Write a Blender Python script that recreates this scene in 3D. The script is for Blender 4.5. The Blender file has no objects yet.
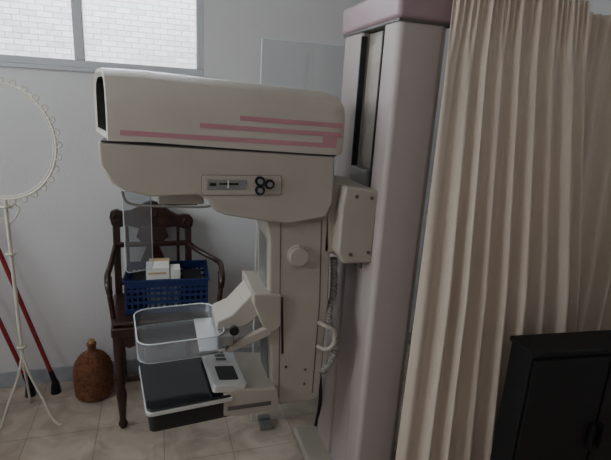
import bpy, bmesh, math, random
from mathutils import Matrix, Vector
random.seed(3)
F=470.0; EYE=1.55
SC=bpy.context.scene
# ---------------------------------------------------------------- materials
def s2l(c):
    return tuple(((v/255)/12.92 if v/255<=0.04045 else ((v/255+0.055)/1.055)**2.4) for v in c)
def mat(name,rgb,rough=0.5,metal=0.0,var=0.06,scale=6.0,bump=0.0,bscale=60,trans=0.0,alpha=1.0,ior=1.45,coat=0.0):
    m=bpy.data.materials.new(name); m.use_nodes=True
    nt=m.node_tree; b=nt.nodes["Principled BSDF"]
    c=s2l(rgb)
    tc=nt.nodes.new("ShaderNodeTexCoord")
    n=nt.nodes.new("ShaderNodeTexNoise"); n.inputs["Scale"].default_value=scale; n.inputs["Detail"].default_value=4
    nt.links.new(tc.outputs["Object"],n.inputs["Vector"])
    r=nt.nodes.new("ShaderNodeValToRGB")
    r.color_ramp.elements[0].position=0.3; r.color_ramp.elements[1].position=0.7
    r.color_ramp.elements[0].color=tuple(v*(1-var) for v in c)+(1,)
    r.color_ramp.elements[1].color=tuple(min(1,v*(1+var)) for v in c)+(1,)
    nt.links.new(n.outputs["Fac"],r.inputs["Fac"]); nt.links.new(r.outputs["Color"],b.inputs["Base Color"])
    b.inputs["Roughness"].default_value=rough; b.inputs["Metallic"].default_value=metal
    b.inputs["Transmission Weight"].default_value=trans; b.inputs["Alpha"].default_value=alpha
    b.inputs["IOR"].default_value=ior; b.inputs["Coat Weight"].default_value=coat
    if bump>0:
        n2=nt.nodes.new("ShaderNodeTexNoise"); n2.inputs["Scale"].default_value=bscale; n2.inputs["Detail"].default_value=5
        nt.links.new(tc.outputs["Object"],n2.inputs["Vector"])
        bp=nt.nodes.new("ShaderNodeBump"); bp.inputs["Strength"].default_value=bump; bp.inputs["Distance"].default_value=0.01
        nt.links.new(n2.outputs["Fac"],bp.inputs["Height"]); nt.links.new(bp.outputs["Normal"],b.inputs["Normal"])
    return m
def clearmat(name,rgb,fac=0.85,rough=0.05,gl=0.1):
    """thin clear sheet: transparent + a little diffuse haze + fresnel gloss"""
    m=bpy.data.materials.new(name); m.use_nodes=True; nt=m.node_tree
    nt.nodes.remove(nt.nodes["Principled BSDF"]); out=nt.nodes["Material Output"]
    c=s2l(rgb)+(1,)
    t=nt.nodes.new("ShaderNodeBsdfTransparent"); t.inputs[0].default_value=c
    d=nt.nodes.new("ShaderNodeBsdfDiffuse"); d.inputs[0].default_value=c
    g=nt.nodes.new("ShaderNodeBsdfGlossy"); g.inputs["Roughness"].default_value=rough
    m1=nt.nodes.new("ShaderNodeMixShader"); m1.inputs[0].default_value=fac
    nt.links.new(d.outputs[0],m1.inputs[1]); nt.links.new(t.outputs[0],m1.inputs[2])
    fr=nt.nodes.new("ShaderNodeFresnel"); fr.inputs[0].default_value=1.45
    mu=nt.nodes.new("ShaderNodeMath"); mu.operation='MULTIPLY_ADD'; mu.inputs[1].default_value=0.8; mu.inputs[2].default_value=gl*0.2
    nt.links.new(fr.outputs[0],mu.inputs[0])
    m2=nt.nodes.new("ShaderNodeMixShader"); nt.links.new(mu.outputs[0],m2.inputs[0])
    nt.links.new(m1.outputs[0],m2.inputs[1]); nt.links.new(g.outputs[0],m2.inputs[2])
    nt.links.new(m2.outputs[0],out.inputs[0]); return m
M_wall=mat("wall_paint",(214,212,212),0.9,var=0.03,scale=1.5,bump=0.15,bscale=90)
M_ceil=mat("ceiling_paint",(225,225,223),0.95,var=0.02)
M_base=mat("baseboard_stone",(170,172,178),0.45,var=0.12,scale=14)
M_body=mat("machine_enamel",(164,156,144),0.46,var=0.07,scale=4,bump=0.05,bscale=300)
M_cover=mat("machine_cover",(178,170,158),0.5,var=0.07,scale=4,bump=0.05,bscale=300)
M_col=mat("column_enamel",(172,160,156),0.38,var=0.03,scale=3)
M_cold=mat("column_cap_pink",(156,132,136),0.4,var=0.03)
M_pink=mat("pink_stripe",(174,124,130),0.5,var=0.06)
M_dark=mat("dark_plastic",(28,28,30),0.35,var=0.1)
M_seam=mat("seam_grey",(88,84,80),0.5,var=0.1)
M_black=mat("black_gloss",(22,23,26),0.10,var=0.2,scale=3,coat=0.4)
M_blackm=mat("black_matte",(15,14,15),0.6,var=0.15)
M_bodyd=mat("table_dark_body",(32,32,34),0.5,var=0.15)
M_grey=mat("grey_metal",(140,139,136),0.35,metal=0.5,var=0.05)
M_alu=mat("brushed_aluminium",(210,210,207),0.35,metal=0.5,var=0.05)
M_lab=mat("label_white",(205,203,196),0.5)
M_belt=mat("slot_belt",(170,162,152),0.3,var=0.25,scale=9)
M_wood=mat("dark_wood",(50,27,21),0.35,var=0.35,scale=14,bump=0.2,bscale=40,coat=0.2)
M_blue=mat("crate_blue",(28,44,92),0.45,var=0.08)
M_white=mat("white_iron",(210,204,190),0.5,var=0.05)
M_red=mat("red_handle",(136,38,42),0.4,var=0.08)
M_amber=mat("amber_wicker",(120,76,50),0.65,var=0.45,scale=60,bump=0.8,bscale=90)
M_cork=mat("cork",(170,130,90),0.8)
M_card=mat("carton_white",(222,220,212),0.7)
M_yel=mat("carton_tan",(190,166,120),0.7)
M_frame=mat("window_frame_white",(190,192,194),0.5,var=0.02)
M_clear=clearmat("clear_acrylic",(240,242,244),0.90,0.03)
M_glass=clearmat("clear_glass",(248,250,250),0.985,0.02)
M_edge=mat("glass_edge",(215,222,222),0.2)
M_hose=mat("hose_grey",(132,128,122),0.4)
def tile_mat():
    m=bpy.data.materials.new("floor_tiles"); m.use_nodes=True; nt=m.node_tree; b=nt.nodes["Principled BSDF"]
    tc=nt.nodes.new("ShaderNodeTexCoord")
    br=nt.nodes.new("ShaderNodeTexBrick"); br.offset=0.0
    br.inputs["Scale"].default_value=1.0; br.inputs["Brick Width"].default_value=0.3; br.inputs["Row Height"].default_value=0.3
    br.inputs["Mortar Size"].default_value=0.002; br.inputs["Mortar Smooth"].default_value=0.2
    br.inputs["Color1"].default_value=s2l((198,184,168))+(1,); br.inputs["Color2"].default_value=s2l((188,174,159))+(1,)
    br.inputs["Mortar"].default_value=s2l((152,140,128))+(1,)
    nt.links.new(tc.outputs["Object"],br.inputs["Vector"])
    n=nt.nodes.new("ShaderNodeTexNoise"); n.inputs["Scale"].default_value=7; n.inputs["Detail"].default_value=9; n.inputs["Distortion"].default_value=1.2
    nt.links.new(tc.outputs["Object"],n.inputs["Vector"])
    r=nt.nodes.new("ShaderNodeValToRGB"); r.color_ramp.elements[0].position=.35; r.color_ramp.elements[1].position=.65
    r.color_ramp.elements[0].color=(.70,.66,.64,1); r.color_ramp.elements[1].color=(1,1,1,1)
    nt.links.new(n.outputs["Fac"],r.inputs["Fac"])
    mx=nt.nodes.new("ShaderNodeMixRGB"); mx.blend_type='MULTIPLY'; mx.inputs[0].default_value=1
    nt.links.new(br.outputs["Color"],mx.inputs[1]); nt.links.new(r.outputs["Color"],mx.inputs[2])
    nt.links.new(mx.outputs[0],b.inputs["Base Color"]); b.inputs["Roughness"].default_value=0.28
    return m
M_floor=tile_mat()
def brick_mat():
    m=bpy.data.materials.new("outside_blockwork"); m.use_nodes=True; nt=m.node_tree; b=nt.nodes["Principled BSDF"]
    tc=nt.nodes.new("ShaderNodeTexCoord"); sp=nt.nodes.new("ShaderNodeSeparateXYZ"); cb=nt.nodes.new("ShaderNodeCombineXYZ")
    nt.links.new(tc.outputs["Object"],sp.inputs[0]); nt.links.new(sp.outputs["X"],cb.inputs["X"]); nt.links.new(sp.outputs["Z"],cb.inputs["Y"])
    br=nt.nodes.new("ShaderNodeTexBrick"); br.inputs["Scale"].default_value=1
    br.inputs["Brick Width"].default_value=0.09; br.inputs["Row Height"].default_value=0.034
    br.inputs["Mortar Size"].default_value=0.004; br.inputs["Mortar Smooth"].default_value=0.8
    br.inputs["Color1"].default_value=s2l((226,224,216))+(1,); br.inputs["Color2"].default_value=s2l((196,194,186))+(1,)
    br.inputs["Mortar"].default_value=s2l((138,136,130))+(1,)
    nt.links.new(cb.outputs[0],br.inputs["Vector"]); nt.links.new(br.outputs["Color"],b.inputs["Base Color"])
    b.inputs["Roughness"].default_value=0.9
    return m
M_brick=brick_mat()
def cloth_mat():
    m=mat("curtain_cloth",(204,188,173),0.95,var=0.05,scale=3,bump=0.2,bscale=220)
    m.node_tree.nodes["Principled BSDF"].inputs["Sheen Weight"].default_value=0.12
    return m
M_cloth=cloth_mat()
# ---------------------------------------------------------------- helpers
def group(name,loc=(0,0,0)):
    e=bpy.data.objects.new(name,None); e.location=loc; e.empty_display_size=0.1
    SC.collection.objects.link(e); return e
def finish(name,bm,m,parent=None,bevel=0,seg=3,smooth=True,angle=35,extra=()):
    bmesh.ops.recalc_face_normals(bm,faces=bm.faces[:])
    me=bpy.data.meshes.new(name); bm.to_mesh(me); bm.free()
    me.materials.append(m)
    for e in extra: me.materials.append(e)
    if smooth:
        me.polygons.foreach_set("use_smooth",[True]*len(me.polygons))
        me.set_sharp_from_angle(angle=math.radians(angle))
    o=bpy.data.objects.new(name,me); SC.collection.objects.link(o)
    if bevel>0:
        b=o.modifiers.new("bevel","BEVEL"); b.width=bevel; b.segments=seg; b.limit_method='ANGLE'; b.angle_limit=math.radians(30)
        b.harden_normals=True
    if parent:
        o.parent=parent; o.matrix_parent_inverse=Matrix.Translation(-Vector(parent.location))
    return o
def addbox(bm,x0,x1,y0,y1,z0,z1,T=None):
    vs=[bm.verts.new((x,y,z)) for x in (x0,x1) for y in (y0,y1) for z in (z0,z1)]
    for f in ((0,1,3,2),(4,6,7,5),(0,4,5,1),(2,3,7,6),(0,2,6,4),(1,5,7,3)): bm.faces.new([vs[i] for i in f])
    if T is not None: bmesh.ops.transform(bm,matrix=T,verts=vs)
def box(name,x0,x1,y0,y1,z0,z1,m,parent=None,bevel=0.0,seg=3,T=None):
    bm=bmesh.new(); addbox(bm,x0,x1,y0,y1,z0,z1,T); return finish(name,bm,m,parent,bevel,seg)
def boxes(name,L,m,parent=None,bevel=0,T=None):
    bm=bmesh.new()
    for b in L: addbox(bm,*b)
    if T is not None: bmesh.ops.transform(bm,matrix=T,verts=bm.verts[:])
    return finish(name,bm,m,parent,bevel,2)
def prism(name,pts,a0,a1,m,parent=None,axis='Y',bevel=0,seg=3,T=None):
    """extrude polygon; axis Y: pts=(x,z); Z: pts=(x,y); X: pts=(y,z)"""
    bm=bmesh.new()
    def P(p,a):
        return {'Y':(p[0],a,p[1]),'Z':(p[0],p[1],a),'X':(a,p[0],p[1])}[axis]
    A=[bm.verts.new(P(p,a0)) for p in pts]; B=[bm.verts.new(P(p,a1)) for p in pts]
    bm.faces.new(A); bm.faces.new(B[::-1])
    for i in range(len(pts)):
        j=(i+1)%len(pts); bm.faces.new((A[i],B[i],B[j],A[j]))
    if T is not None: bmesh.ops.transform(bm,matrix=T,verts=bm.verts[:])
    return finish(name,bm,m,parent,bevel,seg)
def lathe_bm(bm,prof,x,y,n=24,T=None):
    rings=[]; vs=[]
    for r,z in prof:
        ring=[bm.verts.new((x+r*math.cos(2*math.pi*i/n),y+r*math.sin(2*math.pi*i/n),z)) for i in range(n)]
        rings.append(ring); vs+=ring
    for a,b in zip(rings,rings[1:]):
        for i in range(n):
            j=(i+1)%n; bm.faces.new((a[i],a[j],b[j],b[i]))
    bm.faces.new(rings[0][::-1]); bm.faces.new(rings[-1])
    if T is not None: bmesh.ops.transform(bm,matrix=T,verts=vs)
def lathe(name,prof,x,y,m,parent=None,n=28,T=None,bevel=0):
    bm=bmesh.new(); lathe_bm(bm,prof,x,y,n,T); return finish(name,bm,m,parent,bevel)
def cyl(name,p0,p1,r,m,parent=None,n=24,r2=None,bevel=0):
    p0=Vector(p0); p1=Vector(p1); d=p1-p0; L=d.length
    T=Matrix.Translation(p0)@d.to_track_quat('Z','Y').to_matrix().to_4x4()
    bm=bmesh.new(); lathe_bm(bm,[(r,0),(r if r2 is None else r2,L)],0,0,n,T); return finish(name,bm,m,parent,bevel)
def tube_bm(bm,pts,r,n=10,closed=False,rf=None):
    pts=[Vector(p) for p in pts]; N=len(pts); rings=[]; up=None
    for i,p in enumerate(pts):
        if closed: t=pts[(i+1)%N]-pts[i-1]
        else: t=pts[min(i+1,N-1)]-pts[max(i-1,0)]
        t.normalize()
        if up is None:
            up=Vector((0,0,1)) if abs(t.z)<.9 else Vector((1,0,0))
        a=t.cross(up).normalized(); b=a.cross(t).normalized(); up=b
        rr=rf(i/(N-1)) if rf else r
        rings.append([bm.verts.new(p+(a*math.cos(2*math.pi*k/n)+b*math.sin(2*math.pi*k/n))*rr) for k in range(n)])
    R=list(zip(rings,rings[1:]))+([(rings[-1],rings[0])] if closed else [])
    for u,v in R:
        for k in range(n):
            j=(k+1)%n; bm.faces.new((u[k],u[j],v[j],v[k]))
    if not closed: bm.faces.new(rings[0][::-1]); bm.faces.new(rings[-1])
def spline(pts,k=8):
    pts=[Vector(p) for p in pts]; out=[]
    P=[pts[0]]+pts+[pts[-1]]
    for i in range(1,len(P)-2):
        for s in range(k):
            t=s/k; a,b,c,d=P[i-1],P[i],P[i+1],P[i+2]
            out.append(0.5*((2*b)+(c-a)*t+(2*a-5*b+4*c-d)*t*t+(3*b-a-3*c+d)*t**3))
    out.append(pts[-1]); return out
def tube(name,pts,r,m,parent=None,n=12,closed=False,rf=None,sp=True):
    bm=bmesh.new(); tube_bm(bm,spline(pts) if sp else pts,r,n,closed,rf); return finish(name,bm,m,parent,angle=60)
def rrect(x0,x1,y0,y1,r,n=6):
    out=[]
    for cx,cy,a0 in ((x1-r,y1-r,0),(x0+r,y1-r,90),(x0+r,y0+r,180),(x1-r,y0+r,270)):
        for i in range(n+1):
            a=math.radians(a0+90*i/n); out.append((cx+r*math.cos(a),cy+r*math.sin(a)))
    return out
# ---------------------------------------------------------------- room
RX0,RX1,RY0,RY1,H=-1.9,2.4,-1.6,2.56,2.75
box("floor",RX0-.1,RX1+.1,RY0-.1,RY1+.12,-.08,0,M_floor)
box("ceiling",RX0-.1,RX1+.1,RY0-.1,RY1+.12,H,H+.08,M_ceil)
WX0,WX1,WZ0,WZ1=-1.10,.24,1.655,2.5
boxes("wall_back",[(RX0,WX0,RY1,RY1+.12,0,H),(WX1,RX1,RY1,RY1+.12,0,H),(WX0,WX1,RY1,RY1+.12,0,WZ0),(WX0,WX1,RY1,RY1+.12,WZ1,H)],M_wall)
LY0,LY1,LZ0,LZ1=.3,2.1,1.1,2.4
boxes("wall_left",[(RX0-.1,RX0,RY0,LY0,0,H),(RX0-.1,RX0,LY1,RY1+.12,0,H),(RX0-.1,RX0,LY0,LY1,0,LZ0),(RX0-.1,RX0,LY0,LY1,LZ1,H)],M_wall)
box("wall_right",RX1,RX1+.1,RY0,RY1+.12,0,H,M_wall)
box("wall_front",RX0-.1,RX1+.1,RY0-.1,RY0,0,H,M_wall)
box("baseboard_back",RX0,RX1,RY1-.012,RY1,0,.09,M_base,bevel=.003)
box("baseboard_left",RX0,RX0+.012,RY0,RY1-.012,0,.09,M_base,bevel=.003)
box("baseboard_right",RX1-.012,RX1,RY0,RY1-.012,0,.09,M_base,bevel=.003)
w=group("window_1",((WX0+WX1)/2,RY1+.03,WZ0))
fy0,fy1=RY1+.005,RY1+.055
fr=[(WX0,WX1,fy0,fy1,WZ0,WZ0+.035),(WX0,WX1,fy0,fy1,WZ1-.035,WZ1),(WX0,WX0+.035,fy0,fy1,WZ0+.035,WZ1-.035),(WX1-.035,WX1,fy0,fy1,WZ0+.035,WZ1-.035),(-.357,-.313,fy0-.003,fy1,WZ0+.035,WZ1-.035)]
boxes("frame",fr,M_frame,w,bevel=.004)
M_frost=clearmat("frosted_pane",(240,243,248),.82,.3)
box("pane_1",WX0+.035,-.357,RY1+.028,RY1+.032,WZ0+.035,WZ1-.035,M_frost,w)
box("pane_2",-.313,WX1-.035,RY1+.028,RY1+.032,WZ0+.035,WZ1-.035,M_frost,w)
box("window_sill",WX0-.02,WX1+.02,RY1-.015,RY1+.02,WZ0-.018,WZ0,M_frame,w,bevel=.003)
w2=group("added_fill_window",(RX0-.04,(LY0+LY1)/2,LZ0))  # unseen window, added in the left wall to raise the fill
lx0,lx1=RX0-.07,RX0-.02; ly=(LY0+LY1)/2
boxes("frame",[(lx0,lx1,LY0,LY1,LZ0,LZ0+.04),(lx0,lx1,LY0,LY1,LZ1-.04,LZ1),(lx0,lx1,LY0,LY0+.04,LZ0+.04,LZ1-.04),(lx0,lx1,LY1-.04,LY1,LZ0+.04,LZ1-.04),(lx0,lx1,ly-.025,ly+.025,LZ0+.04,LZ1-.04)],M_frame,w2,bevel=.004)
boxes("panes",[(lx0+.023,lx0+.027,LY0+.04,ly-.025,LZ0+.04,LZ1-.04),(lx0+.023,lx0+.027,ly+.025,LY1-.04,LZ0+.04,LZ1-.04)],M_glass,w2)
box("neighbour_block_wall",-3.2,2.4,3.45,3.55,0,4.6,M_brick)
# ---------------------------------------------------------------- mammography machine
g=group("mammography_machine",(.45,1.56,0))
cx0,cx1,cy0,cy1=.70,.882,1.364,1.805
slot0,slot1=1.475,1.63
prism("column_front_rail",[(cx0+.012,cy0),(cx1-.03,cy0),(cx1,cy0+.03),(cx1,slot0-.01),(cx0,slot0-.01),(cx0,cy0+.012)],.04,1.81,M_col,g,'Z',bevel=.008)
box("column_rear_rail",cx0,cx1,slot1+.01,cy1,.04,1.81,M_col,g,bevel=.012)
box("column_spine",cx0+.03,cx1-.004,slot0-.02,slot1+.02,.04,1.80,M_belt,g)
box("slot_lip_front",cx0-.003,cx0+.02,slot0-.012,slot0-.004,1.02,1.79,M_dark,g,bevel=.002)
box("slot_lip_rear",cx0-.003,cx0+.02,slot1+.002,slot1+.010,1.02,1.79,M_dark,g,bevel=.002)
box("slot_lower_cover",cx0+.006,cx0+.03,slot0,slot1,.04,1.02,M_col,g,bevel=.004)
box("slot_upper_cover",cx0+.024,cx0+.029,slot0+.03,slot1-.006,1.36,1.76,M_belt,g)
box("column_cap",cx0-.012,cx1+.01,cy0-.012,cy1+.012,1.81,1.905,M_cold,g,bevel=.016)
box("column_cap_seam",cx0-.004,cx1+.004,cy0-.004,cy1+.004,1.804,1.812,M_seam,g)
box("column_foot",.60,.98,1.335,1.85,0,.045,M_body,g,bevel=.01)
prism("carriage_block",[(.585,1.30),(.705,1.285),(.705,1.03),(.60,1.03),(.575,1.07),(.575,1.22)],1.40,1.69,M_body,g,bevel=.01)
box("carriage_neck",.54,.60,1.46,1.66,1.05,1.30,M_body,g,bevel=.01)
for i,(x,z) in enumerate([(.625,1.265),(.68,1.26),(.685,1.07),(.62,1.065)]):
    cyl("carriage_bolt_%d"%(i+1),(x,1.402,z),(x,1.396,z),.006,M_seam,g,n=14)
box("carriage_slot_plate",.69,.735,1.48,1.625,.98,1.34,M_grey,g,bevel=.005)
HP=[(-.155,1.418),(-.152,1.354),(-.122,1.300),(-.09,1.280),(-.02,1.262),(.12,1.266),(.145,1.25),(.165,1.217),(.20,1.203),(.315,1.182),(.40,1.17),(.53,1.19),(.553,1.24),(.548,1.394)]
prism("head_housing",HP,1.42,1.70,M_body,g,bevel=.009,seg=4)
bm=bmesh.new()
def sect(x,zb,zt,k=0.0,sh=0.0):
    zf=zb+.105
    P=[(1.418,zb),(1.418,zf),(1.422,zf+(zt-zf)*.45),(1.437,zf+(zt-zf)*.75),(1.465,zt-.006),(1.50,zt),(1.62,zt),(1.655,zt-.006),(1.683,zf+(zt-zf)*.75),(1.698,zf+(zt-zf)*.45),(1.702,zf),(1.702,zb)]
    cy,cz=1.56,(zb+zt)/2
    return [(x-sh*(y-1.418),cy+(y-cy)*(1-k),cz+(z-cz)*(1-k*1.8)) for y,z in P]
SH=.20
S=[sect(-.03,1.42,1.612,.14,SH),sect(-.06,1.42,1.612,.13,SH),sect(-.122,1.421,1.613,.11,SH),sect(-.130,1.421,1.613,.04,SH),sect(-.126,1.421,1.617,0,SH),sect(-.02,1.4205,1.617),sect(.20,1.410,1.607),sect(.525,1.397,1.592),sect(.560,1.396,1.584,.01),sect(.573,1.396,1.572,.05)]
rings=[[bm.verts.new(p) for p in s] for s in S]
for ri,(a,b) in enumerate(zip(rings,rings[1:])):
    for i in range(len(a)):
        j=(i+1)%len(a); f=bm.faces.new((a[i],a[j],b[j],b[i])); f.material_index=1 if ri<2 else 0
f=bm.faces.new(rings[0]); f.material_index=1
bm.faces.new(rings[-1][::-1])
finish("head_cover",bm,M_cover,g,bevel=0,angle=28,extra=(M_dark,))
prism("cover_seam",[(-.145,1.418),(.55,1.393),(.55,1.3965),(-.145,1.4215)],1.4170,1.703,M_dark,g)
def stripe(n,xa,xb,za,zb,h):
    prism(n,[(xa,za-h/2),(xb,zb-h/2),(xb,zb+h/2),(xa,za+h/2)],1.4168,1.43,M_pink,g)
stripe("stripe_long",-.095,.50,1.445,1.427,.014)
stripe("stripe_middle",.122,.565,1.473,1.460,.014)
stripe("stripe_short",.238,.565,1.499,1.489,.014)
prism("stripe_badge",[(.50,1.420),(.548,1.419),(.548,1.452),(.50,1.453)],1.4162,1.43,M_pink,g)
prism("control_panel",rrect(.128,.372,1.268,1.328,.008),1.4165,1.43,M_body,g,bevel=.0015)
prism("control_panel_outline",rrect(.1265,.3735,1.2665,1.3295,.009),1.4188,1.43,M_seam,g)
box("meter_plate",.142,.262,1.4145,1.42,1.285,1.316,M_grey,g,bevel=.001)
box("meter_scale",.178,.236,1.4125,1.418,1.300,1.306,M_dark,g)
box("meter_slider",.203,.207,1.411,1.416,1.290,1.314,M_lab,g)
box("meter_led",.150,.168,1.4125,1.418,1.297,1.306,M_dark,g)
for i,(x,z) in enumerate([(.302,1.312),(.333,1.303),(.303,1.284)]):
    cyl("knob_ring_%d"%(i+1),(x,1.42,z),(x,1.408,z),.0155,M_dark,g)
    cyl("knob_cap_%d"%(i+1),(x,1.409,z),(x,1.402,z),.008,M_grey,g)
box("collimator_box",.0,.14,1.48,1.64,1.225,1.275,M_body,g,bevel=.006)
box("collimator_window",.02,.12,1.50,1.62,1.219,1.226,M_dark,g)
tube("shield_rail",[(-.10,1.47,1.27),(-.085,1.47,1.235),(-.02,1.47,1.225),(.14,1.47,1.22),(.17,1.47,1.235)],.004,M_grey,g)
Tsh=Matrix.Translation((-.06,1.52,0))@Matrix.Rotation(math.radians(22),4,'Z')@Matrix.Translation((.06,-1.52,0))
prism("face_shield",rrect(-.105,-.018,1.0,1.265,.014),1.517,1.521,M_clear,g,T=Tsh)
bm=bmesh.new(); tube_bm(bm,[Tsh@Vector((p[0],1.519,p[1])) for p in rrect(-.105,-.018,1.0,1.265,.014)],.0017,6,True)
finish("face_shield_edge",bm,M_edge,g)
AP=[(.322,1.22),(.338,1.165),(.35,1.10),(.355,.95),(.368,.70),(.382,.50),(.395,.478),(.42,.468),(.54,.466),(.566,.485),(.574,.62),(.577,.87),(.572,1.05),(.556,1.25)]
prism("vertical_arm",AP,1.46,1.66,M_body,g,bevel=.010,seg=4)
prism("arm_track",[(.348,1.15),(.355,1.15),(.372,.70),(.386,.50),(.376,.50),(.352,.95)],1.50,1.62,M_grey,g)
prism("arm_edge_groove",[(.528,1.17),(.532,1.17),(.545,.87),(.540,.50),(.536,.50),(.541,.87)],1.4588,1.47,M_seam,g)
prism("arm_front_groove",[(.385,1.17),(.388,1.17),(.41,.50),(.407,.50)],1.4588,1.47,M_seam,g)
cyl("pivot_cap",(.452,1.46,1.05),(.452,1.435,1.05),.034,M_body,g,n=36,bevel=.004)
cyl("pivot_cap_rim",(.452,1.462,1.05),(.452,1.452,1.05),.038,M_cover,g,n=36)
prism("scale_strip",[(.398,.90),(.406,.90),(.418,.68),(.410,.68)],1.4575,1.47,M_dark,g)
boxes("arm_screws",[(.50,.508,1.4575,1.47,.60,.608),(.50,.508,1.4575,1.47,.54,.548),(.425,.433,1.4575,1.47,.62,.628)],M_seam,g)
prism("compression_carriage",[(.30,.925),(.395,.915),(.40,.80),(.372,.775),(.335,.80),(.30,.885)],1.44,1.68,M_body,g,bevel=.006)
prism("compression_arm",[(.345,.915),(.30,.905),(.235,.835),(.185,.815),(.18,.785),(.225,.775),(.29,.79),(.36,.855)],1.485,1.635,M_cover,g,bevel=.006)
prism("compression_lever",[(.36,.80),(.225,.745),(.205,.72),(.225,.715),(.37,.77)],1.44,1.465,M_body,g,bevel=.004)
box("paddle_clamp",.185,.235,1.43,1.69,.745,.785,M_grey,g,bevel=.006)
cyl("paddle_clamp_knob",(.235,1.445,.80),(.235,1.43,.80),.016,M_dark,g)
Tp=Matrix.Translation((.06,1.555,0))@Matrix.Rotation(math.radians(5),4,'Z')@Matrix.Translation((-.06,-1.555,0))
tr=rrect(-.085,.20,1.415,1.695,.05); tri=rrect(-.082,.197,1.418,1.692,.047)
bm=bmesh.new(); z0,z1=.724,.79
A=[[bm.verts.new(Tp@Vector((p[0],p[1],z))) for p in L] for L,z in ((tr,z0),(tr,z1),(tri,z1),(tri,z0))]
for a,b in zip(A,A[1:]+A[:1]):
    for i in range(len(a)):
        j=(i+1)%len(a); bm.faces.new((a[i],a[j],b[j],b[i]))
finish("paddle_wall",bm,M_clear,g,smooth=True)
prism("paddle_base",tri,.724,.728,M_glass,g,'Z',T=Tp)
bm=bmesh.new()
for z,r_ in ((z1,.0022),(z0,.0017)): tube_bm(bm,[Tp@Vector((p[0],p[1],z)) for p in rrect(-.083,.198,1.417,1.693,.048)],r_,8,True)
finish("paddle_rim",bm,M_edge,g)
box("paddle_mount",.12,.20,1.43,1.68,.729,.738,M_alu,g,bevel=.002)
TT=Matrix.Translation((.075,1.565,0))@Matrix.Rotation(math.radians(6),4,'Z')
prism("table_body",rrect(-.135,.15,-.15,.15,.02),.470,.540,M_bodyd,g,'Z',bevel=.004,T=TT)
prism("table_trim",rrect(-.146,.15,-.162,.158,.022),.540,.553,M_alu,g,'Z',bevel=.001,T=TT)
prism("table_top",rrect(-.143,.15,-.156,.156,.022),.552,.562,M_black,g,'Z',bevel=.002,T=TT)
prism("table_holder",[(.20,.572),(.245,.578),(.39,.56),(.40,.52),(.40,.475),(.26,.468),(.20,.478)],1.425,1.69,M_body,g,bevel=.006)
box("table_cassette_slot",.215,.37,1.4225,1.45,.500,.515,M_seam,g)
TC=Matrix.Translation((.215,1.56,.585))@Matrix.Rotation(math.radians(4),4,'Z')@Matrix.Rotation(math.radians(8),4,'Y')
prism("display_unit",rrect(-.06,.06,-.135,.135,.012),-.016,.014,M_alu,g,'Z',bevel=.004,T=TC)
prism("display_panel",rrect(-.035,.035,-.10,-.01,.006),.0135,.0155,M_dark,g,'Z',T=TC)
prism("display_keys",rrect(-.03,.03,.02,.11,.006),.0135,.0155,M_lab,g,'Z',T=TC)
for i in range(3): 
    prism("key_%d"%(i+1),rrect(-.02,.018,.03+i*.027,.048+i*.027,.004),.015,.0175,M_seam,g,'Z',T=TC)
def ribs(t): return .013+.0015*math.sin(t*2*math.pi*44)
pts=spline([(.60,1.50,1.02),(.606,1.50,.96),(.604,1.49,.88),(.585,1.47,.82),(.592,1.455,.76),(.612,1.45,.72),(.608,1.45,.65),(.58,1.455,.60),(.56,1.48,.585)],40)
bm=bmesh.new(); tube_bm(bm,pts,.015,14,False,ribs); finish("corrugated_hose",bm,M_hose,g,angle=80)
tube("grip_handle",[(.545,1.46,.79),(.56,1.43,.79),(.592,1.425,.77),(.596,1.425,.72),(.57,1.43,.695),(.545,1.46,.695)],.008,M_body,g)
tube("column_cable",[(.64,1.70,1.04),(.635,1.72,.8),(.66,1.74,.5),(.69,1.76,.25),(.70,1.82,.06)],.008,M_dark,g)
# ---------------------------------------------------------------- glass screen
gs=group("glass_screen",(.66,1.95,0))
Tg=Matrix.Translation((.41,1.955,0))@Matrix.Rotation(math.radians(-2),4,'Z')
box("pane",0,.60,-.003,.003,.03,1.79,M_glass,gs,T=Tg)
boxes("edges",[(-.002,.002,-.004,.004,.03,1.79),(0,.60,-.004,.004,1.788,1.792),(.598,.602,-.004,.004,.03,1.79)],M_edge,gs,T=Tg)
boxes("feet",[(.04,.10,-.045,.045,0,.03),(.50,.56,-.045,.045,0,.03)],M_grey,gs,bevel=.004,T=Tg)
# ---------------------------------------------------------------- curtains
def curtain(name,xl,xr,zb,zt,yc,folds,seed):
    """folds: list of (position 0..1 , half width, depth) smooth ridges towards the room"""
    rnd=random.Random(seed); NX,NZ=420,60
    ph=[rnd.uniform(0,6.28) for _ in range(8)]
    npl=round(len(folds)*2.6)
    bm=bmesh.new(); grid=[]
    for k in range(NZ+1):
        tz=k/NZ; z=zt+(zb-zt)*tz; row=[]
        for i in range(NX+1):
            s=i/NX
            x=xl(tz)+(xr(tz)-xl(tz))*s
            soft=min(1,.12+tz*1.7)
            d=0
            for n_,(c,wd_,dp) in enumerate(folds):
                cc=c+.014*math.sin(2.2*tz+n_*1.7)*tz
                u=(s-cc)/wd_
                d+=dp*math.exp(-u*u*1.4)
            y=yc+.022-d*soft
            y+=.0022*math.sin(2*math.pi*(s*17)+ph[0]+tz)*(1-tz)
            pl=max(0,1-tz*9)
            y+=.011*pl*math.sin(2*math.pi*npl*s)
            row.append(bm.verts.new((x,y,z)))
        grid.append(row)
    for a,b in zip(grid,grid[1:]):
        for i in range(NX): bm.faces.new((a[i],a[i+1],b[i+1],b[i]))
    o=finish(name,bm,M_cloth,None,angle=180)
    so=o.modifiers.new("thick","SOLIDIFY"); so.thickness=.0022
    return o
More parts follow.
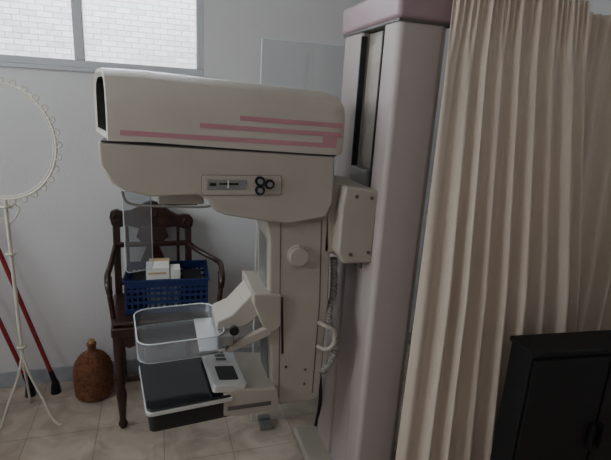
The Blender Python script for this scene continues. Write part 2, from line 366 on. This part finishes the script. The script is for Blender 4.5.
F1=[(.03,.045,.03),(.15,.035,.05),(.25,.03,.06),(.36,.04,.055),(.475,.032,.06),(.60,.045,.065),(.74,.045,.055),(.87,.05,.065),(.98,.03,.04)]
curtain("curtain",lambda t:.836-.008*t,lambda t:1.33+.36*t,.03,1.915,1.285,F1,5)
F2=[(i/7+.05,.045,.055) for i in range(7)]
curtain("curtain",lambda t:1.32+.10*t,lambda t:2.05,.03,1.915,1.41,F2,11)
r=group("curtain_rail",(1.5,1.32,1.95))
cyl("rail",(.80,1.32,1.965),(2.398,1.32,1.965),.012,M_frame,r)
for i,x in enumerate((.95,1.6,2.2)): cyl("hanger_%d"%(i+1),(x,1.32,1.97),(x,1.32,H+.002),.006,M_frame,r)
bm=bmesh.new()
for i in range(18):
    x=.85+i*.067; tube_bm(bm,[(x,1.32+.02*math.cos(a*math.pi/8),1.955+.024*math.sin(a*math.pi/8)) for a in range(16)],.0015,6,True)
finish("rings",bm,M_frame,r)
# ---------------------------------------------------------------- black cabinet
c=group("black_cabinet",(1.37,1.13,0))
TCb=Matrix.Translation((1.15,1.08,0))@Matrix.Rotation(math.radians(-5),4,'Z')
box("carcass",0.0,.62,0.0,.105,.03,.80,M_blackm,c,bevel=.004,T=TCb)
box("top",-.010,.632,-.012,.108,.80,.818,M_blackm,c,bevel=.004,T=TCb)
boxes("doors",[(.01,.305,-.010,0,.06,.785),(.315,.61,-.010,0,.06,.785)],M_blackm,c,bevel=.002,T=TCb)
boxes("handles",[(.285,.293,-.028,-.01,.42,.52),(.327,.335,-.028,-.01,.42,.52)],M_blackm,c,bevel=.002,T=TCb)
boxes("plinth",[(.02,.60,.01,.095,0,.03)],M_blackm,c,T=TCb)
# ---------------------------------------------------------------- wooden chair
ch=group("carved_wooden_armchair",(-.01,2.28,0))
def leg(n,x,y):
    lathe(n,[(.014,0),(.022,.02),(.014,.05),(.018,.10),(.024,.18),(.016,.22),(.026,.26),(.020,.30),(.026,.40),(.027,.50)],x,y,M_wood,ch,n=16)
leg("front_leg_1",-.185,2.09); leg("front_leg_2",.245,2.09)
for n,x in (("back_post_1",-.205),("back_post_2",.150)):
    prof=[(2.49,0),(2.46,.25),(2.445,.50),(2.455,.75),(2.49,.93),(2.515,.93),(2.485,.75),(2.48,.5),(2.495,.25),(2.525,0)]
    prism(n,prof,x-.017,x+.017,M_wood,ch,'X',bevel=.006)
prism("seat_frame",[(-.215,2.065),(.275,2.065),(.20,2.48),(-.235,2.48)],.48,.53,M_wood,ch,'Z',bevel=.01)
prism("seat_cushion",[(-.205,2.075),(.265,2.075),(.19,2.43),(-.225,2.43)],.53,.555,M_wood,ch,'Z',bevel=.012)
boxes("stretchers",[(-.205,-.185,2.09,2.47,.17,.195),(-.195,.25,2.20,2.22,.17,.195)],M_wood,ch,bevel=.004)
ap=[(-.17,.48),(.23,.48),(.23,.44),(.15,.425),(.10,.445),(.04,.42),(.0,.405),(-.04,.42),(-.09,.445),(-.14,.425),(-.17,.44)]
prism("carved_apron",ap,2.07,2.09,M_wood,ch,bevel=.003)
for s,n,xb,xf in ((-1,"arm_1",-.21,-.222),(1,"arm_2",.155,.285)):
    bm=bmesh.new()
    tube_bm(bm,spline([(xb,2.465,.80),(xb+.25*(xf-xb),2.40,.785),(xf,2.28,.755),(xf+s*.005,2.18,.745),(xf,2.12,.725),(xf-s*.006,2.11,.69),(xf-s*.003,2.135,.675)],8),.014,10)
    tube_bm(bm,spline([(xf,2.19,.735),(xf-s*.003,2.15,.66),(xf-s*.01,2.14,.60),(xf-s*.02,2.13,.50)],8),.012,10)
    finish(n,bm,M_wood,ch,angle=80)
cr=[(-.225,.90),(-.235,.945),(-.228,.975),(-.20,.985),(-.17,.972),(-.13,.978),(-.09,1.0),(-.06,1.02),(-.03,1.028),(.0,1.02),(.03,1.0),(.06,.975),(.10,.95),(.13,.955),(.160,.95),(.178,.925),(.172,.885),(.14,.875),(.09,.89),(.04,.885),(-.03,.87),(-.10,.885),(-.15,.90),(-.19,.89)]
prism("carved_crest",cr,2.475,2.505,M_wood,ch,bevel=.006)
bm=bmesh.new()
for cxp,zc,rr in ((-.20,.945,.014),(.145,.915,.014),(-.03,.97,.02)):
    tube_bm(bm,[(cxp+rr*1.2*math.cos(a*math.pi/8),2.474,zc+rr*1.2*math.sin(a*math.pi/8)) for a in range(16)],.006,6,True)
for sgn in (-1,1):
    tube_bm(bm,spline([(-.03+sgn*.03,2.474,.955),(-.03+sgn*.07,2.472,.95),(-.03+sgn*.11,2.472,.925),(-.03+sgn*.14,2.474,.93)],6),.005,6)
finish("crest_scrolls",bm,M_wood,ch,angle=80)
sp=[(-.09,.90),(.03,.90),(.05,.84),(.0,.79),(.025,.73),(.045,.68),(.02,.62),(.0,.56),(-.06,.56),(-.08,.62),(-.105,.68),(-.085,.73),(-.06,.79),(-.11,.84)]
prism("pierced_splat",sp,2.463,2.478,M_wood,ch,bevel=.004)
boxes("back_slats",[(-.160,-.145,2.462,2.478,.55,.90),(.09,.105,2.462,2.478,.55,.90)],M_wood,ch,bevel=.004)
boxes("back_rails",[(-.205,.150,2.45,2.475,.585,.62),(-.205,.150,2.455,2.478,.79,.815)],M_wood,ch,bevel=.005)
# ---------------------------------------------------------------- blue crate
cg=group("plastic_crate",(.05,2.27,.556))
x0,x1,y0,y1,z0,z1=-.150,.225,2.14,2.40,.557,.725
L=[(x0,x1,y0,y1,z0,z0+.006)]
Tcr=Matrix.Translation((.04,2.26,0))@Matrix.Rotation(math.radians(-3),4,'Z')@Matrix.Translation((-.04,-2.26,0))
for z,h in ((z0,.026),(z0+.050,.013),(z0+.080,.013),(z0+.108,.013),(z1-.038,.038)):
    L+=[(x0,x1,y0,y0+.006,z,z+h),(x0,x1,y1-.006,y1,z,z+h),(x0,x0+.006,y0,y1,z,z+h),(x1-.006,x1,y0,y1,z,z+h)]
n=14
for i in range(n+1):
    x=x0+(x1-x0-.010)*i/n; L+=[(x,x+.010,y0-.001,y0+.006,z0,z1),(x,x+.010,y1-.006,y1+.001,z0,z1)]
for i in range(10):
    y=y0+(y1-y0-.008)*i/9; L+=[(x0-.001,x0+.006,y,y+.008,z0,z1),(x1-.006,x1+.001,y,y+.008,z0,z1)]
L+=[(x0-.008,x1+.008,y0-.008,y0+.004,z1-.008,z1),(x0-.008,x1+.008,y1-.004,y1+.008,z1-.008,z1),(x0-.008,x0+.004,y0,y1,z1-.008,z1),(x1-.004,x1+.008,y0,y1,z1-.008,z1)]
boxes("basket",L,M_blue,cg,T=Tcr)
box("carton_1",-.06,.045,2.18,2.28,.565,.77,M_card,cg,bevel=.002)
box("carton_2",.05,.095,2.18,2.27,.565,.755,M_card,cg,bevel=.002)
box("carton_3",-.05,.05,2.31,2.37,.565,.755,M_yel,cg,bevel=.002)
box("carton_label",-.05,.03,2.179,2.181,.738,.748,M_yel,cg)
box("paper_stack",.11,.20,2.18,2.34,.565,.70,M_blackm,cg,bevel=.002)
box("paper_stack_2",-.13,-.07,2.18,2.34,.565,.70,M_blackm,cg,bevel=.002)
# ---------------------------------------------------------------- demijohn
d=group("wicker_demijohn",(-.345,2.40,0))
lathe("body",[(.07,0),(.088,.012),(.092,.05),(.092,.15),(.084,.19),(.06,.225),(.034,.245),(.024,.255)],-.345,2.40,M_amber,d,n=40)
lathe("neck",[(.022,.25),(.020,.285),(.024,.287),(.024,.298),(.018,.30)],-.345,2.40,M_amber,d,n=24)
lathe("cork",[(.014,.298),(.016,.315),(.012,.318)],-.345,2.40,M_cork,d,n=20)
bm=bmesh.new()
PR=[(.0,.07),(.012,.088),(.05,.092),(.15,.092),(.19,.084),(.225,.06),(.245,.034)]
def prr(z):
    for (za,ra),(zb,rb) in zip(PR,PR[1:]):
        if za<=z<=zb: return ra+(rb-ra)*(z-za)/(zb-za)
    return .03
for q in range(24):
    z=.008+q*.0098; rr=prr(z)
    tube_bm(bm,[(-.345+(rr+.0022*(-1)**(a+q))*math.cos(a*math.pi/20),2.40+(rr+.0022*(-1)**(a+q))*math.sin(a*math.pi/20),z) for a in range(40)],.0042,6,True)
finish("wicker_weave",bm,M_amber,d,angle=80)
# ---------------------------------------------------------------- ornate stand
st=group("ornate_mirror_stand",(-.615,2.23,0))
RC=Vector((-.61,2.23,1.33)); RV,RH=.237,.215
def rp(a,k=1.0): return RC+Vector((RH*k*math.cos(a),-.05*k*math.cos(a),RV*k*math.sin(a)))
bm=bmesh.new()
tube_bm(bm,[rp(2*math.pi*i/72) for i in range(72)],.0055,8,True)
tube_bm(bm,[rp(2*math.pi*i/72,.955) for i in range(72)],.0035,6,True)
for i in range(30):
    a=2*math.pi*i/30; c0=rp(a,1.045)
    tube_bm(bm,[c0+Vector((.012*math.cos(b*math.pi/5),0,.012*math.sin(b*math.pi/5))) for b in range(10)],.0035,5,True)
finish("ring",bm,M_white,st,angle=80)
bm=bmesh.new()
px=-.615; PY=2.23
tube_bm(bm,[(px,PY,1.09),(px,PY,.75),(px,PY,.28)],.008,10)
for a in (100,215,335):
    ca,sa=math.cos(math.radians(a)),math.sin(math.radians(a))
    tube_bm(bm,spline([(px,PY,.36),(px+.03*ca,PY+.03*sa,.25),(px+.08*ca,PY+.08*sa,.14),(px+.12*ca,PY+.12*sa,.04),(px+.155*ca,PY+.155*sa,.008),(px+.175*ca,PY+.175*sa,.02)],6),.006,8)
for z in (1.06,.85,.40): 
    tube_bm(bm,[(px+.016*math.cos(b*math.pi/6),PY+.016*math.sin(b*math.pi/6),z) for b in range(12)],.006,6,True)
for s in (-1,1):
    tube_bm(bm,spline([(px,PY,.98),(px+s*.03,PY,1.01),(px+s*.05,PY,1.05),(px+s*.03,PY,1.07),(px+s*.02,PY,1.05)],6),.004,6)
finish("pole_and_feet",bm,M_white,st,angle=80)
# ---------------------------------------------------------------- red broom handles
def broom(xa,ya,xb,zb):
    b=group("broom",(xa,ya,0))
    p0=Vector((xa,ya,.06)); p1=Vector((xb,2.545,zb))
    cyl("handle",p0,p1,.0105,M_red,b,n=16)
    dd=(p1-p0).normalized()
    cyl("socket",p0-dd*.01,p0+dd*.07,.016,M_dark,b,n=16,r2=.012)
    lathe("bristles",[(.026,0),(.022,.04),(.015,.07)],xa,ya,M_dark,b,n=18)
broom(-.54,2.455,-.90,1.35)
broom(-.66,2.455,-.99,1.15)
# ---------------------------------------------------------------- lights
def area(n,loc,target,sx,sy,power,col):
    l=bpy.data.lights.new(n,'AREA'); l.shape='RECTANGLE'; l.size=sx; l.size_y=sy; l.energy=power; l.color=col
    o=bpy.data.objects.new(n,l); SC.collection.objects.link(o); o.location=loc
    o.rotation_euler=(Vector(target)-Vector(loc)).to_track_quat('-Z','Y').to_euler(); return o
area("window_daylight",(-.45,3.05,2.75),(.2,1.2,.9),1.6,.8,190,(.94,.97,1.0))
area("side_fill_light",(RX0-.25,1.2,1.85),(.2,1.9,1.0),1.8,1.2,50,(.94,.97,1.0))  # added fill from the left, shining in through the added opening
area("overhead_fill_light",(-.5,-.6,2.70),(-.1,1.4,.8),.9,.5,9,(1.0,.96,.91))  # weak general fill added behind the camera, not a room fixture
sun=bpy.data.lights.new("sun",'SUN'); sun.energy=12.0; sun.angle=.1; sun.color=(1,.98,.95)
so=bpy.data.objects.new("sun",sun); SC.collection.objects.link(so)
so.rotation_euler=Vector((.2,.42,-1)).to_track_quat('-Z','Y').to_euler(); so.location=(0,2,6)
wd=bpy.data.worlds.new("world"); SC.world=wd; wd.use_nodes=True
wd.node_tree.nodes["Background"].inputs[0].default_value=(.82,.89,1,1); wd.node_tree.nodes["Background"].inputs[1].default_value=1.6
# ---------------------------------------------------------------- camera
cam=bpy.data.cameras.new("camera"); co=bpy.data.objects.new("camera",cam); SC.collection.objects.link(co)
cam.sensor_width=36; cam.lens=36*F/611; cam.clip_start=.05
co.matrix_world=Matrix.Translation((0,0,EYE))@Matrix.Rotation(-math.radians(18),4,'Z')@Matrix.Rotation(math.radians(75),4,'X')@Matrix.Rotation(math.radians(3.3),4,'Z')
SC.camera=co
